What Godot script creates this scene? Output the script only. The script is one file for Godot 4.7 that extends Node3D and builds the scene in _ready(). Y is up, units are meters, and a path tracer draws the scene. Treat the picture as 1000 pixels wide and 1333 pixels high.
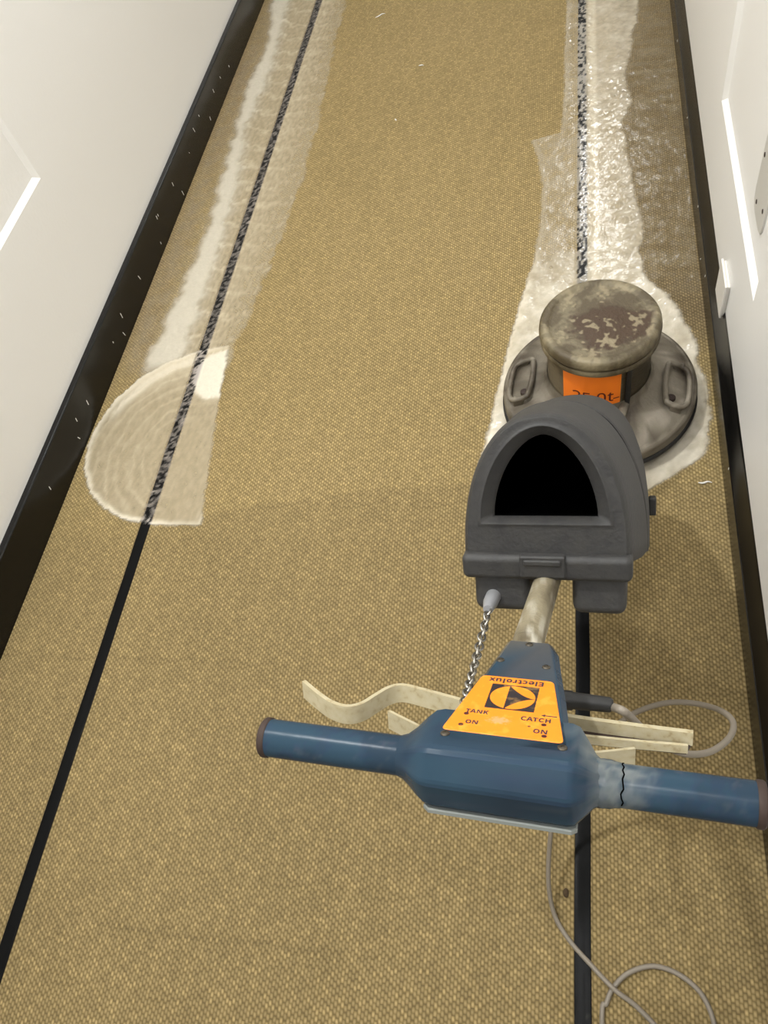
extends Node3D

# ------------------------------------------------------------------ mesh builder
class MB:
	var V := PackedVector3Array()
	var N := PackedVector3Array()
	var U := PackedVector2Array()
	var C := PackedColorArray()
	var I := PackedInt32Array()

	func vert(p: Vector3, n: Vector3, uv := Vector2.ZERO) -> int:
		V.append(p)
		N.append(n)
		U.append(uv)
		return V.size() - 1

	func tri(a: int, b: int, c: int) -> void:
		var g := (V[b] - V[a]).cross(V[c] - V[a])
		if g.length_squared() < 1e-18:
			return
		if g.dot(N[a] + N[b] + N[c]) > 0.0:
			I.append_array([a, c, b])
		else:
			I.append_array([a, b, c])

	# one smooth patch of rows x columns; "out" is an Array of ring centres or a direction
	func patch(rows: Array, closed: bool, out, inward := false) -> void:
		var nr := rows.size()
		var nc: int = rows[0].size()
		var nn := PackedVector3Array()
		nn.resize(nr * nc)
		var quads := nc if closed else nc - 1
		for i in nr - 1:
			for j in quads:
				var k := (j + 1) % nc
				var p00: Vector3 = rows[i][j]
				var p01: Vector3 = rows[i][k]
				var p10: Vector3 = rows[i + 1][j]
				var p11: Vector3 = rows[i + 1][k]
				var g := (p11 - p00).cross(p01 - p10)
				nn[i * nc + j] += g
				nn[i * nc + k] += g
				nn[(i + 1) * nc + j] += g
				nn[(i + 1) * nc + k] += g
		var sum := 0.0
		for i in nr:
			for j in nc:
				var dir: Vector3
				if out is Array:
					dir = rows[i][j] - out[i]
				else:
					dir = out
				sum += nn[i * nc + j].dot(dir)
		var sg := 1.0 if (sum > 0.0) != inward else -1.0
		var base := V.size()
		for i in nr:
			for j in nc:
				vert(rows[i][j], (nn[i * nc + j] * sg).normalized(), Vector2(float(j) / nc, float(i) / maxf(nr - 1, 1)))
		for i in nr - 1:
			for j in quads:
				var k := (j + 1) % nc
				var a := base + i * nc + j
				var b := base + i * nc + k
				var c := base + (i + 1) * nc + j
				var d := base + (i + 1) * nc + k
				tri(a, b, c)
				tri(b, d, c)

	func fan(ring: PackedVector3Array, dir: Vector3) -> void:
		var m := Vector3.ZERO
		for p in ring:
			m += p
		m /= ring.size()
		var c := vert(m, dir)
		var base := V.size()
		for p in ring:
			vert(p, dir)
		for j in ring.size():
			tri(c, base + j, base + (j + 1) % ring.size())

	func poly(pts2: PackedVector2Array, pts3: PackedVector3Array, dir: Vector3) -> void:
		var t := Geometry2D.triangulate_polygon(pts2)
		var base := V.size()
		for p in pts3:
			vert(p, dir)
		for k in range(0, t.size(), 3):
			tri(base + t[k], base + t[k + 1], base + t[k + 2])

	# rings of points along a path: a body of changing section
	func loft(rings: Array, cap0 := true, cap1 := true, inward := false) -> void:
		var cs := []
		for r in rings:
			var m := Vector3.ZERO
			for p in r:
				m += p
			cs.append(m / r.size())
		patch(rings, true, cs, inward)
		var s := -1.0 if inward else 1.0
		if cap0:
			fan(rings[0], (cs[0] - cs[1]).normalized() * s)
		if cap1:
			fan(rings[-1], (cs[-1] - cs[-2]).normalized() * s)

	# pieces: arrays of Vector2(radius, height), each one smooth
	func lathe(pieces: Array, segs: int, centre := Vector3.ZERO, inward := false, xf := Transform3D()) -> void:
		for prof in pieces:
			var rows := []
			var cs := []
			for q in prof.size():
				var row := PackedVector3Array()
				for j in segs:
					var a := TAU * j / segs
					row.append(xf * (centre + Vector3(cos(a) * prof[q].x, prof[q].y, sin(a) * prof[q].x)))
				rows.append(row)
			# reference: a point inside the profile
			var lo: float = prof[0].y
			var hi: float = prof[0].y
			for q in prof:
				lo = minf(lo, q.y)
				hi = maxf(hi, q.y)
			for q in prof.size():
				cs.append(xf * (centre + Vector3(0, (lo + hi) / 2.0 - (0.5 if hi - lo < 0.0001 else 0.0), 0)))
			patch(rows, true, cs, inward)

	func tube(path: PackedVector3Array, r, segs := 12, caps := true) -> void:
		var rings := []
		var up := Vector3.UP
		var n := path.size()
		var t0 := (path[1] - path[0]).normalized()
		if absf(t0.dot(up)) > 0.9:
			up = Vector3.RIGHT
		var side := t0.cross(up).normalized()
		for i in n:
			var t := (path[mini(i + 1, n - 1)] - path[maxi(i - 1, 0)]).normalized()
			side = (side - t * side.dot(t)).normalized()
			var other := t.cross(side)
			var rr: float = r[i] if r is Array else r
			var ring := PackedVector3Array()
			for j in segs:
				var a := TAU * j / segs
				ring.append(path[i] + (side * cos(a) + other * sin(a)) * rr)
			rings.append(ring)
		loft(rings, caps, caps)

	# box with rounded edges, centred, moved by xf
	func rbox(size: Vector3, r: float, xf := Transform3D(), k := 3) -> void:
		var h := size / 2.0
		r = minf(r, minf(h.x, minf(h.y, h.z)))
		var lists := []
		for ax in 3:
			var l := []
			for q in k + 1:
				l.append(-h[ax] + r * (1.0 - cos(PI / 2 * q / k)) if q else -h[ax])
			for q in k + 1:
				l.append(-l[k - q])
			lists.append(l)
		for ax in 3:
			var b := (ax + 1) % 3
			var c := (ax + 2) % 3
			for sg in [-1.0, 1.0]:
				var base := V.size()
				var lb: Array = lists[b]
				var lc: Array = lists[c]
				for i in lb.size():
					for j in lc.size():
						var p := Vector3.ZERO
						p[ax] = sg * h[ax]
						p[b] = lb[i]
						p[c] = lc[j]
						var inn := Vector3(clampf(p.x, -h.x + r, h.x - r), clampf(p.y, -h.y + r, h.y - r), clampf(p.z, -h.z + r, h.z - r))
						var d := (p - inn).normalized()
						vert(xf * (inn + d * r), (xf.basis * d).normalized())
				for i in lb.size() - 1:
					for j in lc.size() - 1:
						var a := base + i * lc.size() + j
						tri(a, a + 1, a + lc.size())
						tri(a + 1, a + lc.size() + 1, a + lc.size())

	# outline in the plane (x, z), from y0 up to y1, top edge bevelled by b
	func prism(o: PackedVector2Array, y0: float, y1: float, b := 0.0, xf := Transform3D()) -> void:
		var n := o.size()
		var area := 0.0
		for i in n:
			area += o[i].cross(o[(i + 1) % n])
		var sg := 1.0 if area > 0 else -1.0
		var ins := PackedVector2Array()
		for i in n:
			var d0 := (o[i] - o[(i + n - 1) % n]).normalized()
			var d1 := (o[(i + 1) % n] - o[i]).normalized()
			var n0 := Vector2(-d0.y, d0.x) * sg
			var n1 := Vector2(-d1.y, d1.x) * sg
			var m := (n0 + n1)
			m = m / maxf(m.dot(n0), 0.3)
			ins.append(o[i] + m * b)
		var top := PackedVector3Array()
		var bot := PackedVector3Array()
		for i in n:
			top.append(xf * Vector3(ins[i].x, y1, ins[i].y))
			bot.append(xf * Vector3(o[i].x, y0, o[i].y))
		poly(ins, top, (xf.basis * Vector3.UP).normalized())
		poly(o, bot, (xf.basis * Vector3.DOWN).normalized())
		for i in n:
			var j := (i + 1) % n
			var e := (o[j] - o[i])
			var out := Vector3(e.y, 0, -e.x) * sg
			var yb := y1 - b
			patch([PackedVector3Array([xf * Vector3(o[i].x, y0, o[i].y), xf * Vector3(o[j].x, y0, o[j].y)]), PackedVector3Array([xf * Vector3(o[i].x, yb, o[i].y), xf * Vector3(o[j].x, yb, o[j].y)])], false, xf.basis * out)
			if b > 0:
				patch([PackedVector3Array([xf * Vector3(o[i].x, yb, o[i].y), xf * Vector3(o[j].x, yb, o[j].y)]), PackedVector3Array([top[i], top[j]])], false, xf.basis * (out.normalized() + Vector3.UP))

	func paint(f: Callable) -> void:
		C.resize(V.size())
		for i in V.size():
			C[i] = f.call(V[i])

	func mesh() -> ArrayMesh:
		var a := []
		a.resize(Mesh.ARRAY_MAX)
		a[Mesh.ARRAY_VERTEX] = V
		a[Mesh.ARRAY_NORMAL] = N
		a[Mesh.ARRAY_TEX_UV] = U
		if C.size() == V.size():
			a[Mesh.ARRAY_COLOR] = C
		a[Mesh.ARRAY_INDEX] = I
		var m := ArrayMesh.new()
		m.add_surface_from_arrays(Mesh.PRIMITIVE_TRIANGLES, a)
		return m


# ------------------------------------------------------------------ scene helpers
var M := {}
var noise_a := FastNoiseLite.new()
var noise_b := FastNoiseLite.new()

const LEFT := -1.415      # face of the left skirting
const RIGHT := 0.325      # face of the right skirting
const CEIL := 3.1
const STRIPE_L := -1.132
const STRIPE_R := 0.009


func obj(called: String, mb, m: Material, parent: Node3D = self, xf := Transform3D()) -> MeshInstance3D:
	var o := MeshInstance3D.new()
	o.name = called
	o.mesh = mb.mesh() if mb is MB else mb
	o.material_override = m
	o.transform = xf
	o.cast_shadow = GeometryInstance3D.SHADOW_CASTING_SETTING_ON
	parent.add_child(o, true)
	return o


func thing(called: String, label: String, category: String, at := Vector3.ZERO, turn := 0.0) -> Node3D:
	var o := Node3D.new()
	o.name = called
	add_child(o, true)
	o.position = at
	o.rotation.y = turn
	o.set_meta("label", label)
	o.set_meta("category", category)
	return o


func tag(o: Node3D, label: String, category: String, group := "", kind := "") -> Node3D:
	o.set_meta("label", label)
	o.set_meta("category", category)
	if group:
		o.set_meta("group", group)
	if kind:
		o.set_meta("kind", kind)
	return o


func struct(called: String, mb, m: Material, label: String, category: String) -> MeshInstance3D:
	var o := obj(called, mb, m)
	tag(o, label, category, "", "structure")
	return o


func mat(c: Color, rough := 0.6, metal := 0.0) -> StandardMaterial3D:
	var m := StandardMaterial3D.new()
	m.albedo_color = c
	m.roughness = rough
	m.metallic = metal
	return m


func srgb(r: int, g: int, b: int) -> Color:
	return Color(r / 255.0, g / 255.0, b / 255.0)


func lin(r: int, g: int, b: int) -> Color:
	return srgb(r, g, b).srgb_to_linear()


func noise_tex(freq: float, octaves: int, seed_: int, ramp: Gradient = null, normal := false) -> NoiseTexture2D:
	var n := FastNoiseLite.new()
	n.noise_type = FastNoiseLite.TYPE_SIMPLEX_SMOOTH
	n.seed = seed_
	n.frequency = freq
	n.fractal_octaves = octaves
	var t := NoiseTexture2D.new()
	t.width = 512
	t.height = 512
	t.seamless = true
	t.noise = n
	if ramp:
		t.color_ramp = ramp
	t.as_normal_map = normal
	return t


func ramp(stops: Array) -> Gradient:
	var g := Gradient.new()
	var o := PackedFloat32Array()
	var c := PackedColorArray()
	for s in stops:
		o.append(s[0])
		c.append(s[1])
	g.offsets = o
	g.colors = c
	return g


func triplanar(m: StandardMaterial3D, scale: float) -> StandardMaterial3D:
	m.uv1_triplanar = true
	m.uv1_scale = Vector3.ONE * scale
	return m


func along(pl: PackedVector2Array, z: float) -> float:
	# a line x(z) given as points (x, z) with z rising or falling
	for i in pl.size() - 1:
		var a := pl[i]
		var b := pl[i + 1]
		if (z - a.y) * (z - b.y) <= 0.0:
			return lerpf(a.x, b.x, (z - a.y) / (b.y - a.y) if a.y != b.y else 0.0)
	return pl[0].x if absf(z - pl[0].y) < absf(z - pl[-1].y) else pl[-1].x


func signed(poly: PackedVector2Array, p: Vector2) -> float:
	# distance to an outline, positive inside
	var best := 9.0
	for i in poly.size():
		var q := Geometry2D.get_closest_point_to_segment(p, poly[i], poly[(i + 1) % poly.size()])
		best = minf(best, q.distance_to(p))
	return best if Geometry2D.is_point_in_polygon(p, poly) else -best


func smooth_path(pts: Array, each := 8) -> PackedVector3Array:
	var out := PackedVector3Array()
	for i in pts.size() - 1:
		var p0: Vector3 = pts[maxi(i - 1, 0)]
		var p1: Vector3 = pts[i]
		var p2: Vector3 = pts[i + 1]
		var p3: Vector3 = pts[mini(i + 2, pts.size() - 1)]
		for k in each:
			out.append(p1.cubic_interpolate(p2, p0, p3, float(k) / each))
	out.append(pts[-1])
	return out


# ------------------------------------------------------------------ the place
func _ready() -> void:
	camera_and_light()
	materials()
	room()
	carpet_stripes()
	foam()
	lamps()
	polisher()
	small_things()


func camera_and_light() -> void:
	var cam := Camera3D.new()
	cam.name = "camera"
	cam.fov = 67.36
	cam.near = 0.02
	# horizon and plumb directions of the photograph
	var f := Vector3(257, -1696, 1000).normalized()
	var d := Vector3(252, 636, 1000)
	d = (d - f * d.dot(f)).normalized()
	var r := d.cross(f)
	cam.transform = Transform3D(Basis(Vector3(r.x, -d.x, -f.x), -Vector3(r.y, -d.y, -f.y), -Vector3(r.z, -d.z, -f.z)), Vector3(0, 1.6, 0))
	add_child(cam)
	cam.current = true

	var e := Environment.new()
	e.background_mode = Environment.BG_COLOR
	e.background_color = Color(0.02, 0.02, 0.02)
	e.tonemap_mode = Environment.TONE_MAPPER_LINEAR
	e.tonemap_exposure = 0.94
	e.sdfgi_enabled = true
	e.ssao_enabled = true
	e.ssil_enabled = true
	var w := WorldEnvironment.new()
	w.name = "environment"
	w.environment = e
	add_child(w)
	noise_a.seed = 4
	noise_a.frequency = 1.0
	noise_a.fractal_octaves = 4
	noise_b.seed = 11
	noise_b.frequency = 1.0
	noise_b.fractal_octaves = 2


const LAMPS := [[-0.35, 0.75, 1.8], [-0.02, -0.1, 1.3], [-1.05, -0.95, 5.8], [-0.6, -2.8, 3.3], [0.26, -6.0, 5.0]]   # x, z, energy


func lamps() -> void:
	for l in LAMPS:
		var o := thing("ceiling_lamp", ["round recessed ceiling lamp above the near end of the corridor", "round recessed ceiling lamp straight above the blue handlebar", "round recessed ceiling lamp above the scrubbing machine", "round recessed ceiling lamp above the middle of the corridor", "round recessed ceiling lamp at the far end of the corridor"][LAMPS.find(l)], "lamp", Vector3(l[0], CEIL, l[1]))
		var rim := MB.new()
		rim.lathe([[Vector2(0.10, 0.0), Vector2(0.10, -0.008), Vector2(0.095, -0.012), Vector2(0.08, -0.012), Vector2(0.078, -0.004)]], 48)
		obj("rim", rim, M.wall, o)
		var disc := MB.new()
		disc.lathe([[Vector2(0.079, -0.003), Vector2(0.05, -0.006), Vector2(0.001, -0.007)]], 48)
		var dm := mat(srgb(250, 245, 235), 0.5)
		dm.emission_enabled = true
		dm.emission = Color(1.0, 0.99, 0.97)
		dm.emission_energy_multiplier = 1.2
		obj("diffuser", disc, dm, o)
		var a := AreaLight3D.new()
		a.name = "light"
		a.area_size = Vector2(0.1, 0.1)
		a.light_color = Color(0.99, 0.998, 1.0)
		a.light_energy = l[2]
		a.area_range = 12.0
		a.area_attenuation = 2.0
		a.shadow_enabled = true
		a.position = Vector3(0, -0.02, 0)
		a.rotation.x = -PI / 2
		o.add_child(a)


func materials() -> void:
	M.wall = mat(srgb(229, 227, 223), 0.38)
	M.wall.heightmap_enabled = true
	M.wall.heightmap_texture = noise_tex(0.03, 3, 5)
	M.wall.heightmap_scale = 0.02
	triplanar(M.wall, 4.0)
	M.ceiling = mat(srgb(232, 229, 222), 0.9)
	M.skirting = mat(srgb(15, 14, 13), 0.22)
	M.skirting.metallic_specular = 0.4
	M.skirting.heightmap_enabled = true
	M.skirting.heightmap_texture = noise_tex(0.02, 2, 8)
	M.skirting.heightmap_scale = 0.006
	triplanar(M.skirting, 3.0)
	M.fleck = mat(srgb(225, 222, 215), 0.4)

	# woven carpet: rows of staggered slubs
	var S := 512
	var nx := 32
	var ny := 20
	var col := PackedByteArray()
	var hgt := PackedByteArray()
	col.resize(S * S * 3)
	hgt.resize(S * S * 3)
	var rng := RandomNumberGenerator.new()
	rng.seed = 7
	var tone := PackedFloat32Array()
	var jit := PackedFloat32Array()
	for i in nx * ny:
		tone.append(rng.randf())
		jit.append(rng.randf_range(-1.0, 1.0))
	for y in S:
		for x in S:
			var rx := float(x) / S * nx
			var cx := int(rx)
			var ry := float(y) / S * ny + 0.5 * (cx % 2)
			var row := int(ry) % ny
			var a := 2.0 * fposmod(rx, 1.0) - 1.0
			var t := tone[row * nx + cx]
			var jj := jit[row * nx + cx]
			# each slub leans a little and swells at its own height
			a = clampf(a - 0.35 * (2.0 * fposmod(ry, 1.0) - 1.0) * (0.5 + jj * 0.5), -1.0, 1.0)
			var b := clampf(2.0 * fposmod(ry, 1.0) - 1.0 + 0.22 * jj, -1.0, 1.0)
			var h := pow(maxf(0.0, 1.0 - a * a), 0.7) * (1.0 - pow(absf(b), 2.0))
			var k := lerpf(0.74, 1.06, h) * lerpf(0.94, 1.06, t)
			if t > 0.88:
				k *= 1.0 + 0.07 * h * h
			var fib := 0.97 + 0.06 * rng.randf()
			var p := (y * S + x) * 3
			col[p] = clampi(int(150 * k * fib), 0, 255)
			col[p + 1] = clampi(int(131 * k * fib * (1.0 - 0.02 * (1.0 - h))), 0, 255)
			col[p + 2] = clampi(int(92 * k * fib * (1.0 - 0.10 * (1.0 - h))), 0, 255)
			for q in 3:
				hgt[p + q] = clampi(int(255 * h * (0.75 + 0.25 * t)), 0, 255)
	M.carpet = mat(Color.WHITE, 0.85)
	M.carpet.albedo_texture = ImageTexture.create_from_image(Image.create_from_data(S, S, false, Image.FORMAT_RGB8, col))
	M.carpet.heightmap_enabled = true
	M.carpet.heightmap_texture = ImageTexture.create_from_image(Image.create_from_data(S, S, false, Image.FORMAT_RGB8, hgt))
	M.carpet.heightmap_scale = 0.06
	M.carpet.vertex_color_use_as_albedo = true
	M.carpet.metallic_specular = 0.3

	M.stripe = mat(Color.WHITE, 0.32)
	M.stripe.vertex_color_use_as_albedo = true
	M.stripe.metallic_specular = 0.2
	M.stripe.heightmap_enabled = true
	M.stripe.heightmap_texture = noise_tex(0.02, 4, 9)
	M.stripe.heightmap_scale = 0.012
	triplanar(M.stripe, 6.0)

	M.foam = mat(Color.WHITE, 0.15)
	M.foam.albedo_texture = noise_tex(0.02, 2, 22, ramp([[0.0, Color(0.97, 0.97, 0.97)], [1.0, Color.WHITE]]))
	M.foam.vertex_color_use_as_albedo = true
	M.foam.transparency = BaseMaterial3D.TRANSPARENCY_ALPHA
	M.foam.heightmap_enabled = true
	M.foam.heightmap_texture = noise_tex(0.03, 4, 21)
	M.foam.heightmap_scale = 0.1
	triplanar(M.foam, 5.0)

	M.dry_foam = M.foam.duplicate()
	M.dry_foam.roughness = 0.45
	M.foam.heightmap_scale = 0.055
	M.paint = mat(Color.WHITE, 0.27)          # coloured by vertex: worn enamel
	M.paint.vertex_color_use_as_albedo = true
	M.paint.heightmap_enabled = true
	M.paint.heightmap_texture = noise_tex(0.012, 3, 31)
	M.paint.heightmap_scale = 0.02
	M.paint.metallic_specular = 0.22
	triplanar(M.paint, 6.0)
	M.cast = mat(Color.WHITE, 0.55, 0.15)     # dirty cast aluminium, coloured by vertex
	M.cast.vertex_color_use_as_albedo = true
	M.cast.heightmap_enabled = true
	M.cast.heightmap_texture = noise_tex(0.03, 4, 33)
	M.cast.heightmap_scale = 0.12
	triplanar(M.cast, 6.0)
	M.tank = mat(srgb(51, 50, 49), 0.62)
	M.tank.albedo_texture = noise_tex(0.012, 4, 41, ramp([[0.0, Color(0.8, 0.8, 0.82)], [0.5, Color(0.95, 0.95, 0.95)], [1.0, Color(1.0, 0.99, 0.97)]]))
	M.tank.heightmap_enabled = true
	M.tank.heightmap_texture = noise_tex(0.05, 3, 43)
	M.tank.heightmap_scale = 0.05
	triplanar(M.tank, 5.0)
	M.hollow = mat(srgb(5, 5, 5), 0.9)
	M.hollow.metallic_specular = 0.05
	M.black_rubber = mat(srgb(30, 29, 28), 0.55)
	M.bristle = mat(srgb(38, 34, 29), 0.8)
	M.chrome = mat(srgb(170, 166, 158), 0.25, 0.9)
	M.screw = mat(srgb(78, 72, 62), 0.4, 0.7)
	M.rust = mat(srgb(52, 38, 31), 0.7, 0.2)
	M.cord = mat(srgb(126, 117, 104), 0.5)
	M.grey_plug = mat(srgb(138, 138, 140), 0.4)
	M.cream = mat(srgb(180, 171, 145), 0.38)
	M.cream.albedo_texture = noise_tex(0.02, 4, 51, ramp([[0.0, Color(0.78, 0.73, 0.63)], [0.3, Color(0.95, 0.93, 0.88)], [1.0, Color.WHITE]]))
	triplanar(M.cream, 8.0)
	M.ink = mat(srgb(38, 34, 52), 0.5)
	M.marker = mat(srgb(92, 24, 10), 0.6)
	M.orange_paper = mat(srgb(250, 128, 24), 0.55)
	M.plate = mat(srgb(196, 194, 188), 0.3, 0.1)
	M.plastic = mat(srgb(226, 222, 214), 0.3)


# ------------------------------------------------------------------ room
func box_mb(lo: Vector3, hi: Vector3, r := 0.002) -> MB:
	var b := MB.new()
	b.rbox(hi - lo, r, Transform3D(Basis(), (lo + hi) / 2.0), 2)
	return b


# a wall along x = face, with recessed, bevelled panels cut into it; s is the side of the room (+1: room lies at greater x)
func panel_wall(face: float, s: float, panels: Array, z0: float, z1: float) -> MB:
	var b := MB.new()
	var quad := func(a: Vector3, c: Vector3, d: Vector3, e: Vector3, n: Vector3):
		b.patch([PackedVector3Array([a, c]), PackedVector3Array([e, d])], false, n)
	var n := Vector3(s, 0, 0)
	var y1 := CEIL
	var zz := z0
	for p in panels:      # [za, zb, ya, yb], sorted
		quad.call(Vector3(face, 0, zz), Vector3(face, y1, zz), Vector3(face, y1, p[0]), Vector3(face, 0, p[0]), n)
		quad.call(Vector3(face, 0, p[0]), Vector3(face, p[2], p[0]), Vector3(face, p[2], p[1]), Vector3(face, 0, p[1]), n)
		quad.call(Vector3(face, p[3], p[0]), Vector3(face, y1, p[0]), Vector3(face, y1, p[1]), Vector3(face, p[3], p[1]), n)
		zz = p[1]
	quad.call(Vector3(face, 0, zz), Vector3(face, y1, zz), Vector3(face, y1, z1), Vector3(face, 0, z1), n)
	var back := face - s * 0.12
	quad.call(Vector3(back, 0, z0), Vector3(back, y1, z0), Vector3(back, y1, z1), Vector3(back, 0, z1), -n)
	quad.call(Vector3(face, 0, z0), Vector3(face, y1, z0), Vector3(back, y1, z0), Vector3(back, 0, z0), Vector3(0, 0, -1))
	quad.call(Vector3(face, 0, z1), Vector3(face, y1, z1), Vector3(back, y1, z1), Vector3(back, 0, z1), Vector3(0, 0, 1))
	quad.call(Vector3(face, y1, z0), Vector3(face, y1, z1), Vector3(back, y1, z1), Vector3(back, y1, z0), Vector3.UP)
	return b


func panel_mb(face: float, s: float, p: Array, depth: float, bev: float) -> MB:
	var b := MB.new()
	var o := [Vector3(face, p[2], p[0]), Vector3(face, p[3], p[0]), Vector3(face, p[3], p[1]), Vector3(face, p[2], p[1])]
	var x := face - s * depth
	var i := [Vector3(x, p[2] + bev, p[0] + bev), Vector3(x, p[3] - bev, p[0] + bev), Vector3(x, p[3] - bev, p[1] - bev), Vector3(x, p[2] + bev, p[1] - bev)]
	for k in 4:
		var k2 := (k + 1) % 4
		b.patch([PackedVector3Array([o[k], o[k2]]), PackedVector3Array([i[k], i[k2]])], false, Vector3(s, 0, 0))
	b.patch([PackedVector3Array([i[0], i[1]]), PackedVector3Array([i[3], i[2]])], false, Vector3(s, 0, 0))
	return b


func room() -> void:
	var z0 := -7.4
	var z1 := 2.6
	# carpeted floor
	var fl := MB.new()
	var zs := []
	var z := z0
	while z < z1:
		zs.append(z)
		z += 0.008 if z > -3.95 and z < 0.3 else 0.05
	zs.append(z1)
	var xs := []
	for i in 141:
		xs.append(lerpf(-1.47, 0.38, i / 140.0))
	var seams := [[-0.566, -1.42, -0.75, 0.10], [0.0, -0.95, -0.42, 0.16], [-1.126, -0.98, -0.2, 0.10], [-2.25, -1.0, -0.5, 0.06], [-0.014, -0.2, 0.02, 0.12], [-1.72, -1.0, -0.1, 0.04], [-2.9, -1.0, -0.1, 0.04]]
	for zz in zs:
		for xx in xs:
			fl.vert(Vector3(xx, 0, zz), Vector3.UP, Vector2(xx / 0.208, zz / 0.22))
	var nx: int = xs.size()
	for i in zs.size() - 1:
		for j in nx - 1:
			var a := i * nx + j
			fl.tri(a, a + 1, a + nx)
			fl.tri(a + 1, a + nx + 1, a + nx)
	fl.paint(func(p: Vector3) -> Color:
		var k := 1.0 + 0.09 * noise_a.get_noise_2d(p.x * 1.6, p.z * 0.9) + 0.06 * noise_b.get_noise_2d(p.x * 22.0, p.z * 7.0)
		for s in seams:
			var dz: float = absf(p.z - s[0] - (p.x + 0.7) * -0.03 - 0.003 * noise_b.get_noise_1d(p.x * 6.0))
			if p.x > s[1] and p.x < s[2] and dz < 0.006:
				k -= 1.7 * s[3] * (1.0 - dz / 0.006) * (0.6 + 0.6 * noise_a.get_noise_2d(p.x * 9.0, s[0]))
		var c := Color(k, k, k * 0.98)
		# soaked pile between the foam and the right skirting
		var wet := smoothstep(0.10, 0.16, p.x + 0.03 * noise_a.get_noise_2d(p.x * 8.0, p.z * 8.0)) * smoothstep(-1.35, -1.6, p.z)
		c = c * Color(1.0 - 0.40 * wet, 1.0 - 0.40 * wet, 1.0 - 0.30 * wet)
		# damp strip beside the left skirting
		var damp := smoothstep(-1.30, -1.36, p.x) * smoothstep(-1.3, -1.7, p.z)
		c = c * Color(1.0 - 0.10 * damp, 1.0 - 0.10 * damp, 1.0 + 0.12 * damp)
		# carpet a little darker on the near side of a curved edge
		var arc_edge := -1.056 + 0.165 * pow(clampf(-0.2 - p.x, 0.0, 2.0), 2.0) + 0.004 * noise_b.get_noise_1d(p.x * 12.0)
		var near_tone := smoothstep(arc_edge - 0.004, arc_edge + 0.006, p.z) if p.x > -1.13 else smoothstep(-1.0, -0.8, p.z)
		c = c * Color(1.0 - 0.14 * near_tone, 1.0 - 0.14 * near_tone, 1.0 - 0.12 * near_tone)
		# pale dried smears
		for q in [[-0.807, -0.204, 0.03], [-0.872, -0.363, 0.016], [-0.86, -0.36, 0.02]]:
			var dd := Vector2((p.x - q[0]) + (p.z - q[1]) * 0.6, (p.z - q[1]) * 1.8).length()
			var pale: float = smoothstep(q[2], q[2] * 0.3, dd) * 0.5
			c = c.lerp(Color(1.5, 1.5, 1.7), pale)
		c.a = 1.0
		return c)
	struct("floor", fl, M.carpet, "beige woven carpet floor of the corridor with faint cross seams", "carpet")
	struct("ground", box_mb(Vector3(-1.6, -0.12, z0), Vector3(0.5, -0.002, z1)), M.ceiling, "plain slab beneath the beige carpet", "floor slab")

	var wl := panel_wall(-1.433, 1.0, [[-4.6, -4.55, 0.53, 1.0], [-1.722, -0.62, 0.527, 1.9]], z0, z1)
	var w := struct("wall_left", wl, M.wall, "cream white wall with a recessed panel on the left of the corridor", "wall")
	obj("recessed_panel", panel_mb(-1.433, 1.0, [-1.722, -0.62, 0.527, 1.9], 0.012, 0.014), M.wall, w)
	obj("recessed_panel", panel_mb(-1.433, 1.0, [-4.6, -4.55, 0.53, 1.0], 0.012, 0.014), M.wall, w)
	var wr := panel_wall(0.345, -1.0, [[-1.957, -1.255, 0.366, 1.9]], z0, z1)
	w = struct("wall_right", wr, M.wall, "greyish white wall with a bevelled recessed panel on the right", "wall")
	obj("recessed_panel", panel_mb(0.345, -1.0, [-1.957, -1.255, 0.366, 1.9], 0.012, 0.013), M.wall, w)
	struct("wall_back", box_mb(Vector3(-1.6, 0, z0 - 0.1), Vector3(0.5, CEIL, z0)), M.wall, "plain white wall closing the far end of the corridor", "wall")
	struct("wall_front", box_mb(Vector3(-1.6, 0, z1), Vector3(0.5, CEIL, z1 + 0.1)), M.wall, "plain white wall closing the near end of the corridor", "wall")
	struct("ceiling", box_mb(Vector3(-1.6, CEIL, z0), Vector3(0.5, CEIL + 0.1, z1)), M.ceiling, "plain white ceiling of the corridor", "ceiling")

	# skirtings, gloss black
	for side in 2:
		var b := MB.new()
		var face := LEFT if side == 0 else RIGHT
		var d := -1.0 if side == 0 else 1.0
		var prof := [Vector2(face, 0.0), Vector2(face, 0.131), Vector2(face + d * 0.0015, 0.134), Vector2(face + d * 0.0035, 0.135), Vector2(face + d * 0.0185, 0.1352)] if side == 0 else [Vector2(face, 0.0), Vector2(face, 0.074), Vector2(face + d * 0.002, 0.076), Vector2(face + d * 0.013, 0.098), Vector2(face + d * 0.0165, 0.124), Vector2(face + d * 0.0205, 0.132)]
		var cuts := [[0, 2], [1, 5]] if side == 0 else [[0, 2], [1, 3], [2, 6]]
		for c in cuts:
			var rows := []
			for k in range(c[0], c[1]):
				var row := PackedVector3Array()
				for q in 24:
					row.append(Vector3(prof[k].x, prof[k].y, lerpf(z0, z1, q / 23.0)))
				rows.append(row)
			b.patch(rows, false, Vector3(-d, 0.3, 0))
		var o := struct("baseboard_left" if side == 0 else "baseboard_right", b, M.skirting, "gloss black skirting board along the " + ("left wall flecked with dried foam" if side == 0 else "right wall beside the scrubbing machine"), "skirting")
		# dried splashes of foam on the black gloss
		var rng := RandomNumberGenerator.new()
		rng.seed = 60 + side
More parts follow.
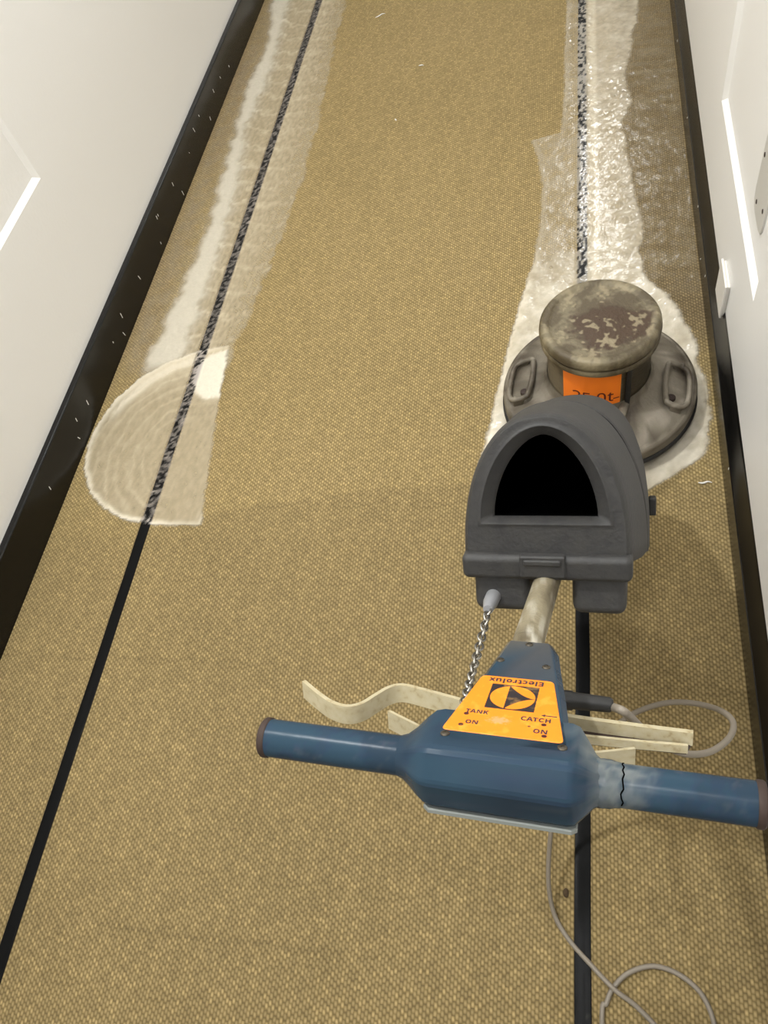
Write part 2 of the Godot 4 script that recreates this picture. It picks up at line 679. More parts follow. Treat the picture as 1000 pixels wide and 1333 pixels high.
		for k in (20 if side == 0 else 6):
			var fb := MB.new()
			var hh := rng.randf_range(0.004, 0.02) * (1.0 if side == 0 else 0.5)
			var zz := rng.randf_range(-3.3, -0.9)
			var yy := rng.randf_range(0.02, 0.11 if side == 0 else 0.07)
			fb.rbox(Vector3(0.0016, hh, 0.0025), 0.0008, Transform3D(Basis(Vector3.RIGHT, rng.randf_range(-0.3, 0.3)), Vector3(face, yy, zz)), 2)
			obj("foam_fleck", fb, M.fleck, o)


func carpet_stripes() -> void:
	for k in 2:
		var x: float = [STRIPE_L, STRIPE_R][k]
		var w := 0.0145
		var b := MB.new()
		var rows := []
		var prof := [Vector2(-w, 0.0), Vector2(-w, 0.0016), Vector2(-w + 0.0012, 0.0026), Vector2(-0.004, 0.0028), Vector2(0.003, 0.0027), Vector2(0.006, 0.0022), Vector2(w - 0.0012, 0.0026), Vector2(w, 0.0016), Vector2(w, 0.0)]
		var n := 900
		for i in n + 1:
			var z := lerpf(-4.4, 1.2, float(i) / n)
			var row := PackedVector3Array()
			var wob := 0.0012 * noise_b.get_noise_1d(z * 3.0 + k * 40.0)
			for q in prof:
				row.append(Vector3(x + q.x + wob, q.y + (0.0004 * noise_a.get_noise_2d(z * 60.0, q.x * 500.0) if q.y > 0.001 else 0.0), z))
			rows.append(row)
		b.patch(rows, false, Vector3.UP)
		b.paint(func(p: Vector3) -> Color:
			var c := lin(19, 16, 14)
			var s := noise_a.get_noise_2d(p.x * 160.0 + k * 9.0, p.z * 34.0) * (0.6 + 0.8 * noise_b.get_noise_1d(p.z * 2.2 + k * 3.0))
			var scuff := smoothstep(0.30, 0.5, s) * (0.8 if k == 1 else 0.0)
			return c.lerp(lin(150, 146, 140), scuff))
		struct("trim_%d" % (k + 1), b, M.stripe, ["glossy black stripe in the carpet near the left skirting", "glossy black stripe in the carpet running beneath the machine"][k], "carpet stripe")


# ------------------------------------------------------------------ foam
func foam_grid(called: String, x0: float, x1: float, z0: float, z1: float, step: float, f: Callable, label: String, m: Material) -> void:
	# f gives [opacity, height, colour] at a place on the floor
	var b := MB.new()
	var nx := int((x1 - x0) / step) + 1
	var nz := int((z1 - z0) / step) + 1
	var cols := []
	var op := PackedFloat32Array()
	var pos := PackedVector3Array()
	var colr := PackedColorArray()
	for i in nz:
		for j in nx:
			var x := x0 + j * step
			var z := z0 + i * step
			var r: Array = f.call(x, z)
			var on := maxf(smoothstep(0.019, 0.0145, absf(x - STRIPE_R)), smoothstep(0.019, 0.0145, absf(x - STRIPE_L)))
			pos.append(Vector3(x, 0.0009 + 0.0026 * on + r[1], z))
			op.append(r[0])
			var c: Color = r[2]
			c.a = clampf(r[0], 0.0, 1.0)
			colr.append(c)
	var where := PackedInt32Array()
	where.resize(nx * nz)
	where.fill(-1)
	for i in nz - 1:
		for j in nx - 1:
			var q := [i * nx + j, i * nx + j + 1, (i + 1) * nx + j, (i + 1) * nx + j + 1]
			if op[q[0]] + op[q[1]] + op[q[2]] + op[q[3]] <= 0.004:
				continue
			for k in q:
				if where[k] < 0:
					var ci: int = k % nx
					var ri: int = k / nx
					var dx := pos[ri * nx + mini(ci + 1, nx - 1)] - pos[ri * nx + maxi(ci - 1, 0)]
					var dz := pos[mini(ri + 1, nz - 1) * nx + ci] - pos[maxi(ri - 1, 0) * nx + ci]
					where[k] = b.vert(pos[k], dz.cross(dx).normalized(), Vector2.ZERO)
					b.C.append(colr[k])
			b.tri(where[q[0]], where[q[1]], where[q[2]])
			b.tri(where[q[1]], where[q[3]], where[q[2]])
	var o := obj(called, b, m)
	tag(o, label, "foam", "", "stuff")


func foam() -> void:
	var cream := lin(212, 203, 184)
	var thin := lin(192, 178, 150)
	# ---- left: a strip of lather up the corridor ending in a round brush mark
	var d_l := PackedVector2Array([Vector2(-1.384, -3.735), Vector2(-1.317, -3.330), Vector2(-1.339, -3.045), Vector2(-1.325, -2.777), Vector2(-1.300, -2.436), Vector2(-1.283, -2.175), Vector2(-1.288, -1.977), Vector2(-1.308, -1.707), Vector2(-1.322, -1.574), Vector2(-1.321, -1.510)])
	var d_r := PackedVector2Array([Vector2(-1.279, -3.703), Vector2(-1.260, -3.315), Vector2(-1.242, -3.023), Vector2(-1.266, -2.765), Vector2(-1.219, -2.423), Vector2(-1.202, -2.205), Vector2(-1.196, -1.967), Vector2(-1.192, -1.715), Vector2(-1.191, -1.614), Vector2(-1.185, -1.517)])
	var edge := PackedVector2Array([Vector2(-0.994, -3.614), Vector2(-0.999, -3.304), Vector2(-0.961, -2.702), Vector2(-0.968, -2.172), Vector2(-0.990, -1.907), Vector2(-1.009, -1.699), Vector2(-1.027, -1.539)])
	var circle := PackedVector2Array([Vector2(-1.048, -1.572), Vector2(-1.027, -1.358), Vector2(-1.0, -1.163), Vector2(-0.982, -1.035), Vector2(-0.967, -0.931), Vector2(-1.038, -0.928), Vector2(-1.106, -0.928), Vector2(-1.193, -0.944), Vector2(-1.278, -0.981), Vector2(-1.345, -1.037), Vector2(-1.392, -1.117), Vector2(-1.41, -1.2), Vector2(-1.404, -1.285), Vector2(-1.377, -1.373), Vector2(-1.313, -1.462), Vector2(-1.227, -1.526), Vector2(-1.131, -1.561)])
	var blob := PackedVector2Array([Vector2(-1.107, -1.537), Vector2(-1.038, -1.561), Vector2(-1.019, -1.446), Vector2(-1.021, -1.366), Vector2(-1.068, -1.357), Vector2(-1.104, -1.376), Vector2(-1.132, -1.422), Vector2(-1.135, -1.489)])
	foam_grid("foam_smear", -1.412, -0.94, -4.0, -0.9, 0.006, func(x: float, z: float) -> Array:
		var n := noise_a.get_noise_2d(x * 14.0, z * 14.0)
		var nf := noise_b.get_noise_2d(x * 60.0, z * 24.0)
		var op := 0.0
		var h := 0.0
		var col := thin
		var on := smoothstep(0.0175, 0.0145, absf(x - STRIPE_L))
		var cd := signed(circle, Vector2(x + 0.006 * nf, z + 0.006 * n)) if z > -1.62 else -1.0
		if z < -1.42:
			var a := along(d_l, z) + 0.020 * noise_a.get_noise_2d(x * 7.0, z * 9.0) + 0.005 * nf
			var b := along(d_r, z) + 0.02 * noise_a.get_noise_2d(3.0, z * 9.0) + 0.006 * nf
			var e := along(edge, z) + 0.012 * noise_b.get_noise_1d(z * 9.0) + 0.006 * nf
			var inn := smoothstep(a - 0.025, a + 0.02, x) * smoothstep(e + 0.006, e - 0.006, x)
			var dense := smoothstep(a - 0.02, a + 0.03, x) * smoothstep(b + 0.04, b - 0.03, x)
			# arcs left by the turning brush
			var rip := sin((z + 1.6 * (x + 1.13) * (x + 1.13) - 0.25 * (x + 1.13)) * 58.0 + 2.5 * n)
			var rid := pow(maxf(0.0, rip), 4.0)
			var mid := 0.50 + 0.2 * rid + 0.14 * nf
			if x > STRIPE_L:
				mid = lerpf(0.62, 0.34, smoothstep(STRIPE_L + 0.01, e, x)) + 0.18 * nf + 0.12 * rid
			op = inn * maxf(dense * 0.76, mid)
			h = inn * (0.0022 * dense * (1.0 + 0.6 * n) + 0.0012 * rid + 0.0007 * nf)
			col = thin.lerp(cream, dense)
			# thin suds towards the skirting
			op = maxf(op, 0.22 * smoothstep(-1.412, -1.38, x) * smoothstep(a + 0.02, a, x) * (0.6 + 0.8 * n))
			if z > -1.56:
				op *= smoothstep(-1.43, -1.53, z)
		if cd > -0.004:
			var inside := smoothstep(-0.003, 0.004, cd)
			var v := Vector2(x + 1.09, (z + 1.16) * 0.86)
			var rr := v.length() + 0.010 * noise_b.get_noise_2d(x * 9.0, z * 9.0)
			var ring := pow(maxf(0.0, sin(rr * 170.0 + 2.0 * noise_b.get_noise_2d(rr * 20.0, atan2(v.y, v.x) * 0.8))), 2.0) * smoothstep(0.06, 0.14, rr) * smoothstep(-1.05, -1.15, x)
			var rim := smoothstep(0.022, 0.003, cd) * (smoothstep(-1.0, -1.2, x) + 0.6 * smoothstep(-0.99, -0.93, z))
			var bd := signed(blob, Vector2(x + 0.008 * n, z + 0.008 * nf))
			var bl := smoothstep(-0.006, 0.012, bd)
			# folded lip along the upper edge of the mark
			var lip := smoothstep(0.03, 0.0, absf(cd - 0.035)) * smoothstep(-1.25, -1.36, z) * smoothstep(-1.08, -1.18, x)
			op = maxf(op, inside * clampf(0.50 + 0.15 * ring + 0.45 * rim + 0.55 * bl + 0.30 * lip + 0.3 * smoothstep(0.14, 0.03, cd) * smoothstep(-1.3, -1.45, z) + 0.10 * nf + 0.08 * n, 0.0, 0.97))
			h = maxf(h, inside * (0.0009 * ring + 0.002 * rim + 0.0035 * bl + 0.0022 * lip + 0.0006 * n))
			col = thin.lerp(cream, clampf(bl + rim * 0.7 + lip * 0.6, 0.0, 1.0))
		if on > 0.0:
			var st := noise_a.get_noise_2d(x * 60.0 + z * 30.0, z * 44.0)
			var lead := smoothstep(-0.2, 0.3, st) * (0.85 if cd > 0.0 else 0.62)
			if cd > 0.0 and signed(blob, Vector2(x, z)) > 0.005:
				lead = maxf(lead, 0.85)
			op = lerpf(op, minf(op, 1.0) * lead, on)
			col = col.lerp(lin(160, 152, 150), on * 0.7)
		return [op, h, col], "white lather smeared along the left carpet stripe, ending in a round brush mark", M.dry_foam)

	# ---- right: wetter lather round the machine and up the corridor
	var r_l := PackedVector2Array([Vector2(-0.049, -3.6), Vector2(-0.049, -3.319), Vector2(-0.054, -2.992), Vector2(-0.054, -2.697), Vector2(-0.059, -2.466), Vector2(-0.157, -2.439), Vector2(-0.134, -2.351), Vector2(-0.115, -2.201), Vector2(-0.117, -2.016), Vector2(-0.133, -1.846), Vector2(-0.163, -1.689), Vector2(-0.185, -1.541), Vector2(-0.205, -1.402), Vector2(-0.222, -1.258), Vector2(-0.239, -1.148), Vector2(-0.256, -1.04), Vector2(-0.258, -1.0), Vector2(-0.252, -0.965), Vector2(-0.232, -0.94), Vector2(-0.19, -0.922), Vector2(0.1, -0.9)])
	var r_r := PackedVector2Array([Vector2(0.2, -3.6), Vector2(0.217, -3.236), Vector2(0.189, -2.977), Vector2(0.156, -2.741), Vector2(0.173, -2.645), Vector2(0.141, -2.456), Vector2(0.15, -2.273), Vector2(0.167, -2.083), Vector2(0.179, -1.942), Vector2(0.171, -1.844), Vector2(0.186, -1.742), Vector2(0.222, -1.683), Vector2(0.257, -1.607), Vector2(0.293, -1.48), Vector2(0.305, -1.375), Vector2(0.310, -1.252), Vector2(0.300, -1.171), Vector2(0.268, -1.122), Vector2(0.222, -1.076), Vector2(0.1, -1.0), Vector2(-0.2, -0.92)])
	foam_grid("foam_smear", -0.28, 0.322, -4.0, -0.9, 0.006, func(x: float, z: float) -> Array:
		var n := noise_a.get_noise_2d(x * 12.0 + 30.0, z * 12.0)
		var nf := noise_b.get_noise_2d(x * 46.0, z * 40.0)
		var ng := noise_a.get_noise_2d(x * 34.0, z * 20.0 + 50.0)
		var l := along(r_l, z) + 0.005 * n + 0.004 * nf
		var r := along(r_r, z) + 0.016 * noise_a.get_noise_2d(x * 5.0 + 9.0, z * 8.0) + 0.004 * nf
		var on := smoothstep(0.0175, 0.0145, absf(x - STRIPE_R))
		var inn := smoothstep(l - 0.003, l + 0.005, x) * smoothstep(r + 0.008, r - 0.008, x)
		var near := smoothstep(-2.0, -1.6, z)
		var body := clampf(lerpf(0.30 if x < STRIPE_R else 0.6, 0.84, near) + 0.16 * n + 0.10 * nf + 0.2 * smoothstep(0.03, 0.0, absf(x - l)), 0.0, 0.97)
		# lighter band just right of the stripe
		body = maxf(body, (0.86 + 0.1 * nf) * smoothstep(0.022, 0.035, x) * smoothstep(0.085, 0.05, x))
		var op := inn * body
		var h := inn * (0.0012 + 0.0012 * n + 0.001 * ng)
		var froth := smoothstep(0.09, 0.03, absf(x - r)) * smoothstep(-1.7, -1.95, z) * smoothstep(-3.2, -2.2, z)
		froth = maxf(froth, smoothstep(0.012, 0.0, absf(x - 0.034)) * smoothstep(-1.75, -1.9, z))
		froth = maxf(froth, smoothstep(0.03, 0.0, absf(x + 0.03)) * smoothstep(-2.44, -2.5, z))
		h += inn * froth * 0.0035 * absf(ng) * 2.0
		var col := thin.lerp(cream, clampf(0.35 + 0.5 * near + 0.6 * n, 0.0, 1.0)).lerp(lin(196, 184, 160), 0.4 * (1.0 - near))
		# soaked pile beyond the foam: a film of dirty water
		var film := smoothstep(r - 0.01, r + 0.01, x) * smoothstep(-1.62, -1.75, z) * clampf(0.15 + 0.28 * noise_a.get_noise_2d(x * 6.0, z * 16.0 + 70.0), 0.04, 0.5)
		if film > op:
			op = film
			h = 0.0014 * ng + 0.0006
			col = lin(168, 152, 122)
		if on > 0.0:
			var st := noise_a.get_noise_2d(x * 70.0, z * 30.0)
			var far := smoothstep(-1.8, -3.4, z)
			var lead := smoothstep(-0.16, -0.02, st + 0.35 * noise_b.get_noise_1d(z * 3.0)) * 0.9
			op = lerpf(op, inn * lead, on)
			col = col.lerp(lin(140, 134, 124), on * 0.9)
			h *= 1.0 - 0.5 * on
		return [op, h, col], "white lather spread round the machine base and up the right carpet stripe", M.foam)


# ------------------------------------------------------------------ the machine
const PIVOT := Vector3(0, 0.15, 0.25)
var tilt := deg_to_rad(42.0)


func dsec(w: float, vb: float, vt: float, s: float, ex: float, n := 44, nb := 10, cu := 0.0) -> PackedVector3Array:
	# D-shaped section: arch above a straight base
	var r := PackedVector3Array()
	for i in n:
		var a := PI * i / (n - 1)
		var c := cos(a)
		var q := sin(a)
		r.append(Vector3(cu + w * signf(c) * pow(absf(c), 2.0 / ex), vb + (vt - vb) * pow(maxf(q, 0.0), 2.0 / ex), s))
	for i in nb:
		r.append(Vector3(cu + lerpf(-w, w, (i + 1.0) / (nb + 1.0)), vb, s))
	return r


func ring_uv(cv: Vector2, r: float, u: float, flat := 0.0, n := 28) -> PackedVector3Array:
	# ring round the handlebar axis at side position u; centre (v, s)
	var out := PackedVector3Array()
	for i in n:
		var a := TAU * i / n
		out.append(Vector3(u, cv.x + cos(a) * r, cv.y + sin(a) * r))
	return out


func polisher() -> void:
	var root := thing("floor_scrubber", "worn floor scrubbing machine with blue handlebar and dark grey tank standing in the foam", "floor scrubber", Vector3(0.045, 0, -1.30), deg_to_rad(-5.6))
	var h0 := Transform3D(Basis(Vector3.RIGHT, -tilt), PIVOT)
	var ht := h0 * Transform3D(Basis(Vector3.BACK, deg_to_rad(4.8)), Vector3.ZERO)     # the tank hangs a little askew
	var hc := h0 * Transform3D(Basis(Vector3.BACK, deg_to_rad(3.2)), Vector3.ZERO)     # so does the handle head

	# --- base
	var br := MB.new()
	br.lathe([[Vector2(0.19, 0.004), Vector2(0.212, 0.004), Vector2(0.216, 0.012), Vector2(0.214, 0.04), Vector2(0.20, 0.046)]], 72)
	obj("brush", br, M.bristle, root)
	var grime := func(p: Vector3) -> Color:
		var n := noise_a.get_noise_3d(p.x * 9.0, p.y * 9.0, p.z * 9.0)
		var m := noise_b.get_noise_3d(p.x * 26.0, p.y * 26.0, p.z * 26.0)
		var c := lin(112, 104, 90).lerp(lin(74, 66, 54), smoothstep(-0.1, 0.45, n + 0.3 * m))
		c = c.lerp(lin(146, 138, 124), smoothstep(0.18, 0.5, -n + 0.4 * m) * 0.8)
		return c
	var hs := MB.new()
	hs.lathe([[Vector2(0.205, 0.040), Vector2(0.226, 0.040), Vector2(0.231, 0.044), Vector2(0.2325, 0.052), Vector2(0.2325, 0.068), Vector2(0.230, 0.074), Vector2(0.224, 0.077)], [Vector2(0.224, 0.077), Vector2(0.219, 0.077), Vector2(0.215, 0.080), Vector2(0.20, 0.088), Vector2(0.175, 0.099), Vector2(0.15, 0.108), Vector2(0.132, 0.116), Vector2(0.124, 0.126), Vector2(0.121, 0.14)]], 96)
	hs.paint(grime)
	obj("brush_housing", hs, M.cast, root)
	var bump := MB.new()
	var bpth := PackedVector3Array()
	for i in 73:
		bpth.append(Vector3(0.229 * cos(TAU * i / 72), 0.034, 0.229 * sin(TAU * i / 72)))
	bump.tube(bpth, 0.0075, 10, false)
	obj("rubber_bumper", bump, M.black_rubber, root)
	# carrying lugs on either side
	for s in [-1.0, 1.0]:
		var lug := MB.new()
		var pts := []
		for q in [[0.160, -0.052], [0.166, -0.062], [0.190, -0.060], [0.206, -0.050], [0.211, -0.02], [0.211, 0.03], [0.204, 0.055], [0.188, 0.064], [0.166, 0.060], [0.160, 0.05], [0.156, 0.0], [0.160, -0.052]]:
			var rr: float = q[0]
			var y := lerpf(0.104, 0.083, (rr - 0.155) / 0.055) + 0.012
			pts.append(Vector3(s * rr, y, q[1] * (1.0 if s > 0 else 1.0) + 0.02))
		lug.tube(smooth_path(pts, 5), 0.0068, 10, false)
		for q in [[0.186, -0.042], [0.183, 0.082]]:
			lug.rbox(Vector3(0.026, 0.03, 0.012), 0.004, Transform3D(Basis(), Vector3(s * q[0], 0.094, q[1])))
		lug.paint(grime)
		var lg := obj("carry_lug", lug, M.cast, root)
		var pit := MB.new()
		pit.lathe([[Vector2(0.010, 0.0), Vector2(0.010, 0.006), Vector2(0.008, 0.008), Vector2(0.001, 0.009)]], 20, Vector3(s * 0.172, 0.096, 0.055))
		obj("bolt", pit, M.rust, lg)

	# --- motor
	var mo := MB.new()
	mo.lathe([[Vector2(0.121, 0.115), Vector2(0.119, 0.13), Vector2(0.1185, 0.255)]], 80)
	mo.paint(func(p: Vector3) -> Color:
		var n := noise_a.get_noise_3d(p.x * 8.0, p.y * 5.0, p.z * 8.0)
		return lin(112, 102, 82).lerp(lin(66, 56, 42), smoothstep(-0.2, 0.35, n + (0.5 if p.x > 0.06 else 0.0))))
	obj("motor_housing", mo, M.cast, root)
	var capm := MB.new()
	var top := [Vector2(0.118, 0.250)]
	capm.lathe([[Vector2(0.116, 0.2515), Vector2(0.131, 0.2505), Vector2(0.1335, 0.253), Vector2(0.134, 0.262), Vector2(0.131, 0.2655)], [Vector2(0.131, 0.2655), Vector2(0.1255, 0.2665), Vector2(0.1265, 0.2695), Vector2(0.1335, 0.272), Vector2(0.135, 0.278), Vector2(0.1335, 0.288), Vector2(0.129, 0.2945), Vector2(0.122, 0.2968), Vector2(0.115, 0.2958), Vector2(0.111, 0.2935)]], 160)
	var disc_top := []
	for i in 70:
		var q := i / 69.0
		disc_top.append(Vector2(lerpf(0.111, 0.0008, q), 0.2935 - 0.001 * smoothstep(0.0, 0.04, q) + 0.0045 * smoothstep(0.04, 1.0, q)))
	capm.lathe([disc_top], 160)
	capm.paint(func(p: Vector3) -> Color:
		var n := noise_a.get_noise_2d(p.x * 11.0 + 3.0, p.z * 11.0)
		var m := noise_b.get_noise_2d(p.x * 45.0 + 9.0, p.z * 45.0)
		var c := lin(108, 98, 76).lerp(lin(78, 68, 48), smoothstep(-0.25, 0.3, n + 0.4 * m))
		# bare brown metal where the paint has gone
		var q := Vector2((p.x - 0.022) / 0.088, (p.z - 0.012) / 0.078).length() + 0.6 * n + 0.15 * m
		c = c.lerp(lin(62, 46, 28), smoothstep(1.05, 0.8, q) * (1.0 if p.y > 0.29 else 0.3))
		c = c.lerp(lin(136, 124, 98), smoothstep(0.20, 0.42, 0.6 * m - 0.8 * n) * 0.8)
		return c)
	obj("motor_cap", capm, M.cast, root)
	var rib := MB.new()
	rib.rbox(Vector3(0.012, 0.15, 0.012), 0.005, Transform3D(Basis(Vector3.UP, 0.0), Vector3(0.074, 0.175, 0.098)))
	obj("cable_conduit", rib, M.black_rubber, root)

	# --- orange label on the motor
	var lb := MB.new()
	var rows := []
	var rr := 0.1205
	for i in 2:
		var row := PackedVector3Array()
		for j in 25:
			var a := lerpf(-0.63, 0.50, j / 24.0)
			row.append(Vector3(rr * sin(a), [0.138, 0.247][i], rr * cos(a)))
		rows.append(row)
	var cs := [Vector3(0, 0.138, 0), Vector3(0, 0.247, 0)]
	lb.patch(rows, false, cs)
	var inner := []
	for row in rows:
		var r2 := PackedVector3Array()
		for p in row:
			r2.append(Vector3(p.x * 0.985, p.y, p.z * 0.985))
		inner.append(r2)
	lb.patch(inner, false, cs, true)
	for i in 2:
		lb.patch([rows[i], inner[i]], false, Vector3(0, [-1, 1][i], 0))
	var label := obj("paper_label", lb, M.orange_paper, root)
	var hand := SystemFont.new()
	hand.font_names = PackedStringArray(["Droid Sans"])
	for q in [["2", -0.33], ["5", -0.14], ["0", 0.14], ["t", 0.31]]:
		var tm := TextMesh.new()
		tm.text = q[0]
		tm.font = hand
		tm.font_size = 64
		tm.pixel_size = 0.0007
		tm.depth = 0.0006
		var a: float = q[1]
		obj("handwriting", tm, M.marker, label, Transform3D(Basis(Vector3.UP, a), Vector3(0.1212 * sin(a), 0.168, 0.1212 * cos(a))))
	var dash := MB.new()
	dash.rbox(Vector3(0.014, 0.003, 0.0008), 0.0004, Transform3D(Basis(Vector3.UP, 0.42), Vector3(0.1212 * sin(0.42), 0.160, 0.1212 * cos(0.42))), 2)
	obj("handwriting", dash, M.marker, label)
	for a in [-0.58, 0.44]:
		var tp := MB.new()
		tp.rbox(Vector3(0.012, 0.006, 0.0006), 0.0003, Transform3D(Basis(Vector3.UP, a), Vector3(0.1213 * sin(a), 0.244, 0.1213 * cos(a))), 2)
		obj("tape", tp, M.fleck, label)

	# --- yoke and pole
	var yk := MB.new()
	for s in [-1.0, 1.0]:
		yk.tube(smooth_path([Vector3(s * 0.07, 0.125, 0.09), Vector3(s * 0.062, 0.13, 0.15), Vector3(s * 0.04, 0.142, 0.215), Vector3(s * 0.012, 0.15, 0.25)], 6), 0.011, 12)
	yk.tube(PackedVector3Array([Vector3(-0.035, 0.15, 0.25), Vector3(0.035, 0.15, 0.25)]), 0.02, 20)
	yk.paint(grime)
	obj("yoke", yk, M.cast, root)
	var po := MB.new()
	var pp := PackedVector3Array()
	for i in 60:
		pp.append(Vector3(0, 0, lerpf(0.0, 1.075, i / 59.0)))
	po.tube(pp, 0.0165, 28)
	po.paint(func(p: Vector3) -> Color:
		var n := noise_a.get_noise_3d(p.x * 30.0, p.y * 30.0, p.z * 6.0)
		var c := lin(140, 130, 106).lerp(lin(98, 88, 69), smoothstep(-0.1, 0.4, n))
		return c.lerp(lin(196, 190, 174), smoothstep(0.15, 0.4, noise_b.get_noise_3d(p.x * 80.0, p.y * 80.0, p.z * 26.0)) * (0.4 + 0.6 * smoothstep(0.95, 1.03, p.z))))
	obj("pole", po, M.cast, root, h0)

	tank(root, ht)
	head(root, hc)
	power_cord(root, hc)


func tank(root: Node3D, ht: Transform3D) -> void:
	var b := MB.new()
	# body, from the motor end up to the hood seam
	var rings := []
	for q in [[0.235, 0.070, 0.035, 0.12], [0.237, 0.086, 0.020, 0.135], [0.245, 0.098, 0.004, 0.146], [0.262, 0.108, -0.008, 0.155], [0.30, 0.117, -0.020, 0.163], [0.40, 0.124, -0.028, 0.176], [0.50, 0.1265, -0.03, 0.187], [0.60, 0.1255, -0.024, 0.199], [0.642, 0.1235, -0.018, 0.2045], [0.646, 0.1225, -0.017, 0.2045], [0.649, 0.1200, -0.014, 0.2025]]:
		rings.append(dsec(q[1], q[2], q[3], q[0], 2.35))
	b.loft(rings, true, false)
	var body := obj("tank", b, M.tank, root, ht)
	# hood with the filler mouth
	var hd := MB.new()
	var outer := []
	for q in [[0.648, 0.118, -0.012, 0.2005], [0.650, 0.1215, -0.014, 0.2035], [0.655, 0.1225, -0.013, 0.2060], [0.68, 0.1205, -0.006, 0.2085], [0.74, 0.115, 0.008, 0.2125], [0.79, 0.109, 0.022, 0.2160], [0.815, 0.105, 0.029, 0.2170], [0.827, 0.1015, 0.033, 0.2160], [0.833, 0.0975, 0.036, 0.2135]]:
		outer.append(dsec(q[1], q[2], q[3], q[0], 2.2))
	hd.loft(outer, false, false)
	# face, rolled rim and bevel into the mouth
	var face := [dsec(0.0975, 0.036, 0.2135, 0.833, 2.2), dsec(0.093, 0.044, 0.2105, 0.8335, 2.1), dsec(0.0835, 0.076, 0.2065, 0.833, 1.94), dsec(0.0815, 0.079, 0.2055, 0.8355, 1.92), dsec(0.0785, 0.081, 0.2035, 0.8355, 1.90)]
	hd.patch(face, true, Vector3(0, 0, 1))
	var bev := [dsec(0.0785, 0.081, 0.2035, 0.8355, 1.90), dsec(0.076, 0.083, 0.2015, 0.833, 1.88), dsec(0.0655, 0.087, 0.192, 0.824, 1.76), dsec(0.0635, 0.087, 0.190, 0.818, 1.74)]
	var cs := []
	for r in bev:
		cs.append(Vector3(0, 0.14, 0.9))
	hd.patch(bev, true, cs, true)
	obj("tank_hood", hd, M.tank, body)
	var mouth := MB.new()
	var inn := [dsec(0.0635, 0.087, 0.190, 0.818, 1.74), dsec(0.066, 0.084, 0.191, 0.80, 1.8), dsec(0.09, 0.06, 0.193, 0.72, 2.0), dsec(0.108, 0.047, 0.188, 0.6, 2.2), dsec(0.108, 0.045, 0.168, 0.4, 2.2), dsec(0.09, 0.045, 0.15, 0.28, 2.2)]
	mouth.loft(inn, false, true, true)
	obj("filler_mouth", mouth, M.hollow, body)  # near-black inside carries the shade of the deep opening
	# ledge below the mouth, with a finger tab in the middle
	var lg := MB.new()
	lg.rbox(Vector3(0.209, 0.034, 0.06), 0.009, Transform3D(Basis(Vector3.RIGHT, 0.12), Vector3(0.0, 0.0285, 0.815)), 4)
	obj("ledge", lg, M.tank, body)
	var tab := MB.new()
	tab.rbox(Vector3(0.056, 0.030, 0.012), 0.003, Transform3D(Basis(Vector3.RIGHT, 0.12), Vector3(-0.002, 0.030, 0.8435)), 3)
	tab.rbox(Vector3(0.046, 0.008, 0.006), 0.0025, Transform3D(Basis(Vector3.RIGHT, 0.12), Vector3(-0.002, 0.036, 0.850)), 3)
	obj("latch_tab", tab, M.tank, body)
	# two feet that straddle the pole
	for q in [[-0.093, -0.0215], [0.0315, 0.097]]:
		var ft := MB.new()
		ft.rbox(Vector3(q[1] - q[0], 0.062, 0.25), 0.012, Transform3D(Basis(), Vector3((q[0] + q[1]) / 2.0, -0.009, 0.705)), 4)
		obj("tank_foot", ft, M.tank, body)
	var bridge := MB.new()
	bridge.rbox(Vector3(0.10, 0.02, 0.20), 0.006, Transform3D(Basis(), Vector3(0.004, 0.030, 0.70)), 3)
	obj("pole_saddle", bridge, M.hollow, body)
	var nub := MB.new()
	nub.rbox(Vector3(0.012, 0.03, 0.022), 0.003, Transform3D(Basis(), Vector3(0.131, -0.005, 0.45)))
	obj("side_catch", nub, M.black_rubber, body)

	# --- pull chain from the left foot to the handle head
	var kn := MB.new()
	kn.loft([ring3(Vector3(-0.068, -0.019, 0.828), 0.010), ring3(Vector3(-0.068, -0.019, 0.850), 0.0095), ring3(Vector3(-0.068, -0.0195, 0.862), 0.0075), ring3(Vector3(-0.0675, -0.020, 0.872), 0.006)], true, true)
	obj("chain_stop", kn, M.grey_plug, root, ht)
	var path := smooth_path([Vector3(-0.0675, -0.020, 0.868), Vector3(-0.066, -0.034, 0.93), Vector3(-0.062, -0.038, 1.0), Vector3(-0.052, -0.03, 1.09)], 12)
	var link := MB.new()
	var lp := PackedVector3Array()
	for i in 17:
		var a := TAU * i / 16
		lp.append(Vector3(0.0044 * cos(a), 0, 0.0078 * sin(a)))
	link.tube(lp, 0.0017, 6, false)
	var lm := link.mesh()
	var ch := Node3D.new()
	ch.name = "pull_chain"
	ch.transform = ht
	root.add_child(ch, true)
	var total := 0.0
	for i in path.size() - 1:
		total += path[i].distance_to(path[i + 1])
	var nl := int(total / 0.0102)
	for k in nl:
		var want := (k + 0.5) * total / nl
		var acc := 0.0
		for i in path.size() - 1:
			var dd := path[i].distance_to(path[i + 1])
			if acc + dd >= want:
				var p := path[i].lerp(path[i + 1], (want - acc) / dd)
				var t := (path[i + 1] - path[i]).normalized()
				var bs := Basis.looking_at(-t, Vector3.UP) * Basis(Vector3.BACK, PI / 2 * (k % 2) + 0.5 + 0.12 * k)
				obj("chain_link", lm, M.chrome, ch, Transform3D(bs, p))
				break
			acc += dd


func ring3(c: Vector3, r: float, n := 20) -> PackedVector3Array:
	var out := PackedVector3Array()
	for i in n:
		out.append(c + Vector3(cos(TAU * i / n), sin(TAU * i / n), 0) * r)
	return out


